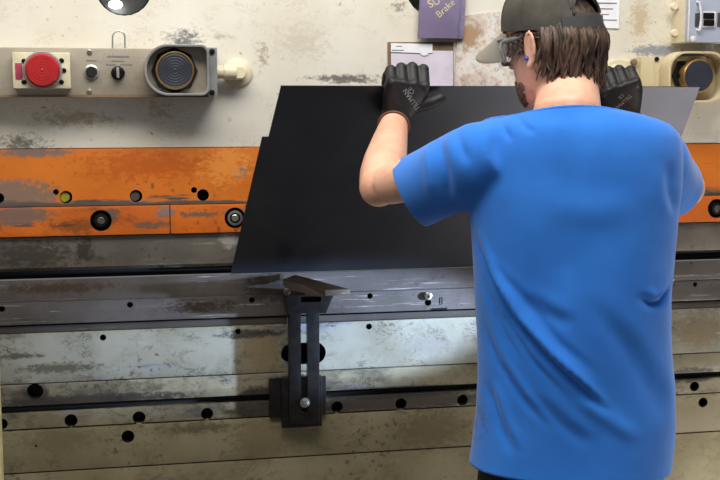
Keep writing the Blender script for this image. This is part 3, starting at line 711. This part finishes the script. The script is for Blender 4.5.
for f_ in [([(469, 240), (488, 283), (513, 325), (545, 357), (580, 387), (606, 410)], .0075, -.0115, -1.02, .95),
           ([(484, 262), (515, 310), (555, 355), (600, 392)], .016, .007, -1.02, 0),
           ([(478, 330), (497, 372), (520, 402), (548, 432)], .008, -.006, -1.02, .8),
           ([(473, 268), (500, 322), (532, 364), (572, 402)], .006, -.0045, -1.02, .9), ([(478, 285), (500, 335), (520, 368)], .006, -.004, -1.02, .6), ([(486, 268), (520, 300), (560, 345), (600, 375)], .009, -.003, -1.02, .4),
           ([(520, 300), (545, 316), (575, 326)], .014, -.004, -1.02, .6), ([(590, 300), (625, 345), (655, 392), (664, 420)], .020, -.005, -1.02, .6),
           ([(636, 291), (648, 300), (660, 299), (674, 278)], .008, -.010, -1.0, .5), ([(575, 396), (605, 415), (640, 436)], .014, .006, -1.02, 0),
           ([(530, 398), (560, 424), (590, 445)], .014, -.004, -1.02, .8), ([(484, 395), (497, 430), (512, 462)], .010, -.007, -1.02, .7),
           
           ([(497, 116), (503, 128), (512, 142)], .007, -.006, -.95, 0), ([(513, 115), (524, 126), (536, 134)], .006, -.005, -.97, 0),
           ([(452, 128), (460, 145), (470, 165)], .010, -.006, -.93, 0), ([(425, 145), (430, 165), (432, 200)], .011, .005, -.85, 0), ([(440, 136), (448, 170), (450, 205)], .011, -.006, -.88, .4),
           ([(676, 215), (668, 190), (666, 160)], .012, -.006, -.98, .3),
           ([(540, 205), (590, 212), (640, 205)], .03, .004, -1.02, 0), ([(556, 130), (560, 230), (565, 300)], .03, -.006, -1.02, 0)]:
    dsp += fold(*f_)
rng = np.random.RandomState(3)
for k in range(10):
    w_ = rng.normal(0, 1, 3)*16; dsp += .0008*np.sin(co@w_+rng.rand()*6)
co += no*dsp[:, None]
me.vertices.foreach_set('co', co.reshape(-1)); me.update()
bm = bmesh.new(); bm.from_mesh(me)
def trim(co_, nrm, sel):
    g = [f for f in bm.faces if sel(f.calc_center_median())]
    geo = list({v for f in g for v in f.verts})+list({e for f in g for e in f.edges})+g
    r_ = bmesh.ops.bisect_plane(bm, geom=geo, plane_co=co_, plane_no=nrm, dist=1e-6)
    bm.faces.ensure_lookup_table()
    kill = [f for f in bm.faces if sel(f.calc_center_median()) and (f.calc_center_median()-co_).dot(nrm) > 0]
    bmesh.ops.delete(bm, geom=kill, context='FACES')
hem = P(467, 474, -.92); trim(hem, Vector((0, 0, -1)), lambda c: c.z < hem.z+.1)
dL, dR = (cuL-shL).normalized(), (cuR-shR).normalized()
nL = (dL-EY*dL.dot(EY)*.85+Vector((0, 0, -.06))).normalized(); trim(cuL, nL, lambda c: (c-cuL).length < .18 and (c-cuL).dot(dL) > -.09); trim(cuR, dR, lambda c: (c-cuR).length < .13 and (c-cuR).dot(dR) > -.05)
nk = P(567, 108.5, -.96); nn = (Vector((0, 0, 1))+EY*.35-EX*.05).normalized(); trim(nk, nn, lambda c: (c-nk).length < .17 and c.z > nk.z-.08)
bes = [e for e in bm.edges if e.is_boundary and (e.verts[0].co-nk).length < .22 and e.verts[0].co.z > nk.z-.09]
nb_ = {}
for e in bes:
    for v_, w_ in (tuple(e.verts), tuple(e.verts)[::-1]): nb_.setdefault(v_, []).append(w_)
neck_loop = []
if nb_:
    cur = min(nb_, key=lambda v_: (v_.co-nk).length); prev = None; first = cur
    while True:
        neck_loop.append(cur.co.copy()); nx = [x for x in nb_[cur] if x is not prev]
        if not nx or nx[0] is first and prev is not None: break
        prev, cur = cur, nx[0]
        if cur is first or len(neck_loop) > 2000: break
    neck_loop = neck_loop[::3]
bm.to_mesh(me); bm.free(); me.shade_smooth()
shirt = link('shirt', me, M['shirt'], person)
sd_ = shirt.modifiers.new('cloth', 'SOLIDIFY'); sd_.thickness = .0022; sd_.offset = 1
evaluated(shirt); shirt.data.shade_smooth()
# collar band, hem seam and label
if len(neck_loop) > 20: MB().tube(neck_loop, (.0035), 8, closed=True).build('collar', M['shirt'], shirt)
q = P(669.5, 281, -.97); MB().box(-.007, .007, -.001, .001, -.008, .008).build('care_tag', M['paper'], shirt, xf=Matrix.Translation(q) @ Matrix.Rotation(.6, 4, 'Y') @ Matrix.Rotation(-V, 4, 'Z'))
# trousers and shoes
tr_ = MB(); tr_.rings([sect(472, 664, y, YB_, .124, grow=-.010) for y in (440, 470, 500, 530)])
for s, ft in ((-1, footL), (1, footR)):
    hp = hipc+EX*(s*.085)+Vector((0, 0, -.02)); kn = Vector((ft.x*.6+hp.x*.4, ft.y+.03, .5)); an = ft+Vector((0, 0, .075))
    tr_.tube([hp, mid(hp, kn, .5), kn, mid(kn, an, .35), an], [.104, .092, .078, .076, .072], 24)
me = voxel(tr_, 'trousers', .009, 5); link('trousers', me, M['jean'], person)
for ft in (footL, footR):
    s_ = MB(); s_.rings([[ft+Vector((w_*math.cos(2*PI*j/20), yy+.0, 0))+Vector((0, 0, .004+h_/2+h_/2*math.sin(2*PI*j/20))) for j in range(20)] for yy, w_, h_ in ((-.085, .02, .06), (-.075, .036, .10), (-.02, .042, .125), (.04, .044, .10), (.10, .050, .075), (.16, .046, .06), (.20, .03, .045), (.208, .012, .03))])
    s_.build('shoe', M['shoe'], person)

# hair, cap, glasses -------------------------------------------------
hr = MB()
def hp_(z, phi, o): 
    p = skull(max(z, -.035+.25*min(0, z+.035)), phi); p.z = z; q = Vector((p.x, p.y+.004, 0)).normalized(); return p+Vector((q.x, q.y, 0))*o
def hair_end(ph):                          # how low the hair hangs, by angle from the face
    a = abs(ph); return -.026 if a < 1.88 else (-.052-.042*min(1, (a-1.88)/.5))
for lay, (n_l, o_) in enumerate(((110, .005), (120, .010), (130, .015))):
    for i in range(n_l):
        ph = 1.20+(2*PI-2*1.20)*(i+random.random())/n_l
        if ph > PI: ph -= 2*PI
        a = abs(ph); ze = hair_end(ph)+(.010*math.sin(ph*8+1) if a > 1.95 else 0)+random.uniform(-.014, .026)
        if a < 1.95: ze = random.uniform(.006, .020) if a > 1.45 else random.uniform(-.030, -.005)
        z0 = .040 if a >= 1.95 else .030; pts = []; k = 8; sw = random.uniform(-.22, .22); wv = random.uniform(.02, .13); fr_ = random.uniform(4, 9); p0 = random.random()*6
        for j in range(k+1):
            u = j/k; z = z0+(ze-z0)*u
            pts.append(hp_(z, ph+sw*u*u+wv*math.sin(fr_*u+p0)*u, o_*min(1, .25+u*2.2)*(.35 if a < 1.95 else 1)*(.7+.6*math.sin(u*2.6))+(.007*max(0, u-.75)*4 if lay >= 1 else 0)+random.uniform(-.002, .002)))
        r0 = random.uniform(.0036, .0062)*(.7 if a < 1.95 else 1)
        hr.tube(pts, [(r0, r0*.6)]*(k-2)+[(r0*.85, r0*.5), (r0*.55, r0*.35), (.0009, .0009)], 7)
for s in (1,):
    R = []
    for j in range(12):
        u = j/11; row = []
        for i in range(41):
            ph = 1.75+(2*PI-3.5)*i/40; q = ph if ph <= PI else ph-2*PI
            ze = hair_end(q)*.92; z = .09+(ze-.09)*u
            row.append(hp_(z, ph, .007*math.sin(min(1, (1-u)*3+.15)*PI/2)*max(.12, min(1, (.060-z)/.03))))
        R.append(row)
    hr.rings(R, cap=False, closed=False)
hr.build('hair', M['hair'], person, xf=HM)
# stubble on jaw and chin
bd_ = MB()
for i in range(800):
    ph = random.uniform(-1.35, 1.35); zt_ = -.056-.012*abs(ph); z = random.uniform(-.117, zt_)
    if abs(ph) < .35 and -.080 < z < -.058: continue
    p = skull(z, ph); d_ = Vector((math.sin(ph), math.cos(ph), -.9)).normalized()
    bd_.tube([p-d_*.001, p+d_*.002, p+d_*.0042+Vector((0, 0, -.002))], [.0011, .0010, .0004], 4)
bd_.build('beard', M['beard'], person, xf=HM)
# cap
def capp(th, ph, g=0.):                    # th 0 top .. 1 rim
    r_ = math.sin(th*PI/2)**.80; h_ = math.cos(th*PI/2)**.90
    return Vector(((.0885+g)*r_*math.sin(ph), (.108+g)*r_*math.cos(ph), .030+.012*math.cos(ph)+(.100+g)*h_))
cp = MB(); R = [[capp(max(.004, i/44), 2*PI*j/128) for j in range(128)] for i in range(45)]
cp.rings(R, cap=False)
bm = cp.bm; kill = []
for f in bm.faces:
    c = f.calc_center_median()
    if c.y < 0 and c.z > .047 and (c.x/.040)**2+((c.z-.047)/.038)**2 < 1: kill.append(f)
bmesh.ops.delete(bm, geom=kill, context='FACES')
for k in range(6): cp.tube([capp(t_, PI/6+k*PI/3, .0008) for t_ in np.linspace(.03, .78 if k in (2, 3) else 1, 20)], .0014, 6)
rim = []
for t_ in np.linspace(0, PI, 25):
    x = .0405*math.cos(t_); z = .047+.0385*math.sin(t_)
    h_ = min(1, max(0, (z-.024)/.103)); th = math.acos(min(1, h_**(1/.90)))/(PI/2); r_ = math.sin(th*PI/2)**.80
    rim.append(Vector((x, -.1085*math.sqrt(max(0, r_*r_-(x/.0885)**2)), z)))
cp.tube(rim, .0024, 8)
co_ = cp.build('cap', M['cap'], person, xf=HM)
m_ = co_.modifiers.new('t', 'SOLIDIFY'); m_.thickness = .002; m_.offset = -1; evaluated(co_); shade(co_.data, 50)
cs2 = MB(); R = []
for g in (.0006, .0036):
    pass
for z_, g in ((-.001, .001), (-.001, .003), (.022, .003), (.022, .001), (-.001, .001)):
    R.append([capp(1, ph, g)+Vector((0, 0, z_)) for ph in np.linspace(PI-.75, PI+.75, 30)])
cs2.rings(R, cap=False, closed=False); cs2.build('strap', plain('strap_twill', (74, 74, 76), .8), co_, xf=HM)
MB().ell((0, -.004, .136), (.007, .007, .003)).build('top_button', M['cap'], co_, xf=HM)
bmm = MB(); R = []
def brimp(u, v, top):                      # u across -1..1, v outward 0..1
    ph = u*1.02; p = capp(1, ph, -.001); ln = .082*(1-.30*u*u*abs(u)) * (1-abs(u)**4*.9)
    d_ = Vector((.35*math.sin(ph), 1, 0)).normalized()
    q = p+d_*(ln*v); q.z += -.034*v-.030*(abs(q.x)/.085)**2*(.35+.65*v)+(.0022 if top else -.0022); return q
for v, top in ((0, 1), (.25, 1), (.5, 1), (.75, 1), (.97, 1), (1, 1), (1, 0), (.97, 0), (.5, 0), (0, 0), (0, 1)):
    R.append([brimp(u, v, top) for u in np.linspace(-1, 1, 33)])
bmm.rings(R, cap=False, closed=False); bmm.build('brim', M['brim'], co_, xf=HM)
# safety glasses
gl = MB(); R = []
for z_, o_ in ((.022, .026), (.004, .030), (-.016, .028), (-.030, .022)):
    R.append([skull(.0, ph)*1.0+Vector((math.sin(ph)*o_*.7, math.cos(ph)*o_*.8, z_)) for ph in np.linspace(-1.08, 1.08, 33)])
gl.rings(R, cap=False, closed=False)
go = gl.build('safety_glasses', M['lens'], person, xf=HM)
m_ = go.modifiers.new('t', 'SOLIDIFY'); m_.thickness = .002; evaluated(go); go.data.shade_smooth()
MB().tube([skull(0, ph)+Vector((math.sin(ph)*.0185, math.cos(ph)*.022, .022)) for ph in np.linspace(-1.08, 1.08, 25)], .0018, 8).build('brow_bar', M['temple'], go, xf=HM)
for s in (-1, 1):
    a = skull(0, s*1.08)+Vector((s*.016, .010, .016)); MB().tube([a, Vector((s*.083, .02, .018)), Vector((s*.082, -.012, .018)), Vector((s*.080, -.026, .004))], [(.0022, .0045)]*3+[(.002, .002)], 8).build('temple', M['temple'], go, xf=HM)
MB().ell((-.089, -.006, -.026), (.007, .005, .005)).build('ear_plug', M['plug'], person, xf=HM)

# gloves --------------------------------------------------------------
def glove(side, wr, mcp, el, label_text):
    """side -1 left hand, +1 right; local x towards the thumb, y along the fingers, z out of the back of the hand"""
    y = (mcp-wr).normalized(); z = (SN-y*SN.dot(y)).normalized(); x = y.cross(z)
    if side > 0: x = -x
    T = Matrix((x, y, z)).transposed().to_4x4(); T.translation = wr
    L = (mcp-wr).length; g = MB()
    # palm
    R = []
    for yy, hw, th in ((-.046, .030, .028), (-.03, .0365, .033), (-.005, .038, .030), (.02, .046, .025), (.05, .0535, .0215), (L-.012, .054, .019), (L+.004, .051, .015)):
        R.append([(hw*math.copysign(abs(math.cos(t_))**.75, math.cos(t_)), yy, th*math.copysign(abs(math.sin(t_))**.8, math.sin(t_))) for t_ in np.linspace(0, 2*PI, 29)[:-1]])
    g.rings(R)
    for i, (fx, le, b1) in enumerate(((.0405, 1.0, 1.05), (.0135, 1.06, 1.1), (-.0130, 1.0, 1.15), (-.0385, .82, 1.2))):
        y0 = L-.004-(.0 if i < 2 else .0025*(i-1)); p = Vector((fx, y0, .002)); ang = 0; pts = [p-Vector((0, .03, 0)), p]
        for seg, bend in zip((.044*le, .028*le, .022*le), (b1, 1.5, .7)):
            ang += bend; p = p+Vector((0, math.cos(ang), -math.sin(ang)))*seg; pts.append(p)
        g.tube(pts, [.012, .0142, .0135, .0122, .0100], 12); g.ell(pts[1]+Vector((0, .0, .003)), (.013, .014, .013)); g.ell(pts[2], (.0138,)*3); g.ell(pts[3], (.0123,)*3); g.ell(pts[-1], (.0101,)*3)
    th = [Vector((.026, .012, .000)), Vector((.050, .022, .004)), Vector((.071, .032, .005)), Vector((.090, .044, .001))]
    g.tube(th, [.022, .0185, .0158, .0128], 14); g.ell(th[1], (.0185,)*3); g.ell(th[2], (.016,)*3); g.ell(th[3], (.0129,)*3)
    Ti = T.inverted(); e_ = Ti @ el; w_ = Ti @ (wr+(wr-mcp).normalized()*.030); ax = (w_-e_).normalized()
    g.tube([w_-ax*.034, w_-ax*.010, w_+ax*.012], [.0375, .0375, .034], 24)
    me = voxel(g, 'glove', .0026, 4)
    loc = BVHTree.FromPolygons([v.co.copy() for v in me.vertices], [tuple(p.vertices) for p in me.polygons])
    me.transform(T)
    if side > 0: me.flip_normals()
    o = link('glove', me, M['glove'], person)
    # cuff: bound edge and knit rolls
    u_ = ax.cross(Vector((0, 0, 1))).normalized(); v_ = ax.cross(u_)
    def ringat(k, r): return [w_-ax*k+u_*(r*math.cos(t_))+v_*(r*math.sin(t_)) for t_ in np.linspace(0, 2*PI, 33)[:-1]]
    MB().tube(ringat(.0335, .0365), .0024, 8, closed=True).build('cuff_stitch', M['cuff'], o, xf=T)
    MB().tube(ringat(.020, .0365), .0032, 8, closed=True).build('cuff_roll', M['glove'], o, xf=T)
    def lay(me_):
        for v in me_.vertices:
            p = v.co.copy(); h = loc.ray_cast(Vector((p.x, p.y, .1)), Vector((0, 0, -1)))
            if h[0] is not None: v.co = Vector((p.x, p.y, h[0].z+.0006+p.z))
        me_.transform(T)
    sgn = -side                            # reads the right way round on both hands
    for s_, sz, px_, py_, rot in label_text:
        m4 = Matrix.Translation((px_, py_, 0)) @ Matrix.Diagonal((1 if side < 0 else -1, 1, 1, 1)) @ Matrix.Rotation(rot, 4, 'Z')
        text(s_, sz, M['print'], o, m4, 'lettering', .0002, lay)
    return o
glove(-1, wl, ml, elL, [('TILLMAN', .0165, .014, .040, math.radians(138)), ('CE', .015, .006, .062, math.radians(146))])
glove(1, wr_, mr, elR, [('TILLMAN', .0135, .004, .046, math.radians(-150)), ('CE', .012, .004, .064, math.radians(-150))])

# ------------------------------------------------------------------ light
def area(name, loc, target, sx, sy, power, col, spread=PI):
    l = bpy.data.lights.new(name, 'AREA'); l.shape = 'RECTANGLE'; l.size = sx; l.size_y = sy; l.energy = power; l.color = col; l.spread = spread
    o = bpy.data.objects.new(name, l); C.objects.link(o); o.location = loc
    o.rotation_euler = (Vector(target)-Vector(loc)).to_track_quat('-Z', 'Y').to_euler(); return o
area('overhead_light', (.55, -1.6, 3.5), (.45, -.1, 1.5), 2.0, 1.0, 80, (1, .965, .89))
area('overhead_light', (-1.2, -1.6, 3.8), (.4, 0, 1.2), 1.2, 1.2, 40, (1, .93, .80))
area('overhead_light', (2.7, -1.5, 3.2), (2.35, -.95, 0), .8, .8, 170, (1, .97, .93), math.radians(40))  # added lamp, brightens the floor mirrored in the sheet's right end
sp = bpy.data.lights.new('added_cool_spot', 'SPOT'); sp.energy = 1350; sp.color = (.52, .70, 1); sp.spot_size = math.radians(13); sp.spot_blend = .6; sp.shadow_soft_size = .03  # added spot for the cool patch on the bed, no known fixture
so = bpy.data.objects.new('added_cool_spot', sp); C.objects.link(so); so.location = (2.3, -.58, .99)
so.rotation_euler = (P(328, 328, 0)-so.location).to_track_quat('-Z', 'Y').to_euler()
w = bpy.data.worlds.new('world'); bpy.context.scene.world = w; w.use_nodes = True
w.node_tree.nodes['Background'].inputs[0].default_value = (.62, .63, .66, 1); w.node_tree.nodes['Background'].inputs[1].default_value = .25
vs = bpy.context.scene.view_settings; vs.view_transform = 'Standard'; vs.look = 'None'; vs.exposure = 0.; vs.gamma = 1; vs.use_curve_mapping = False
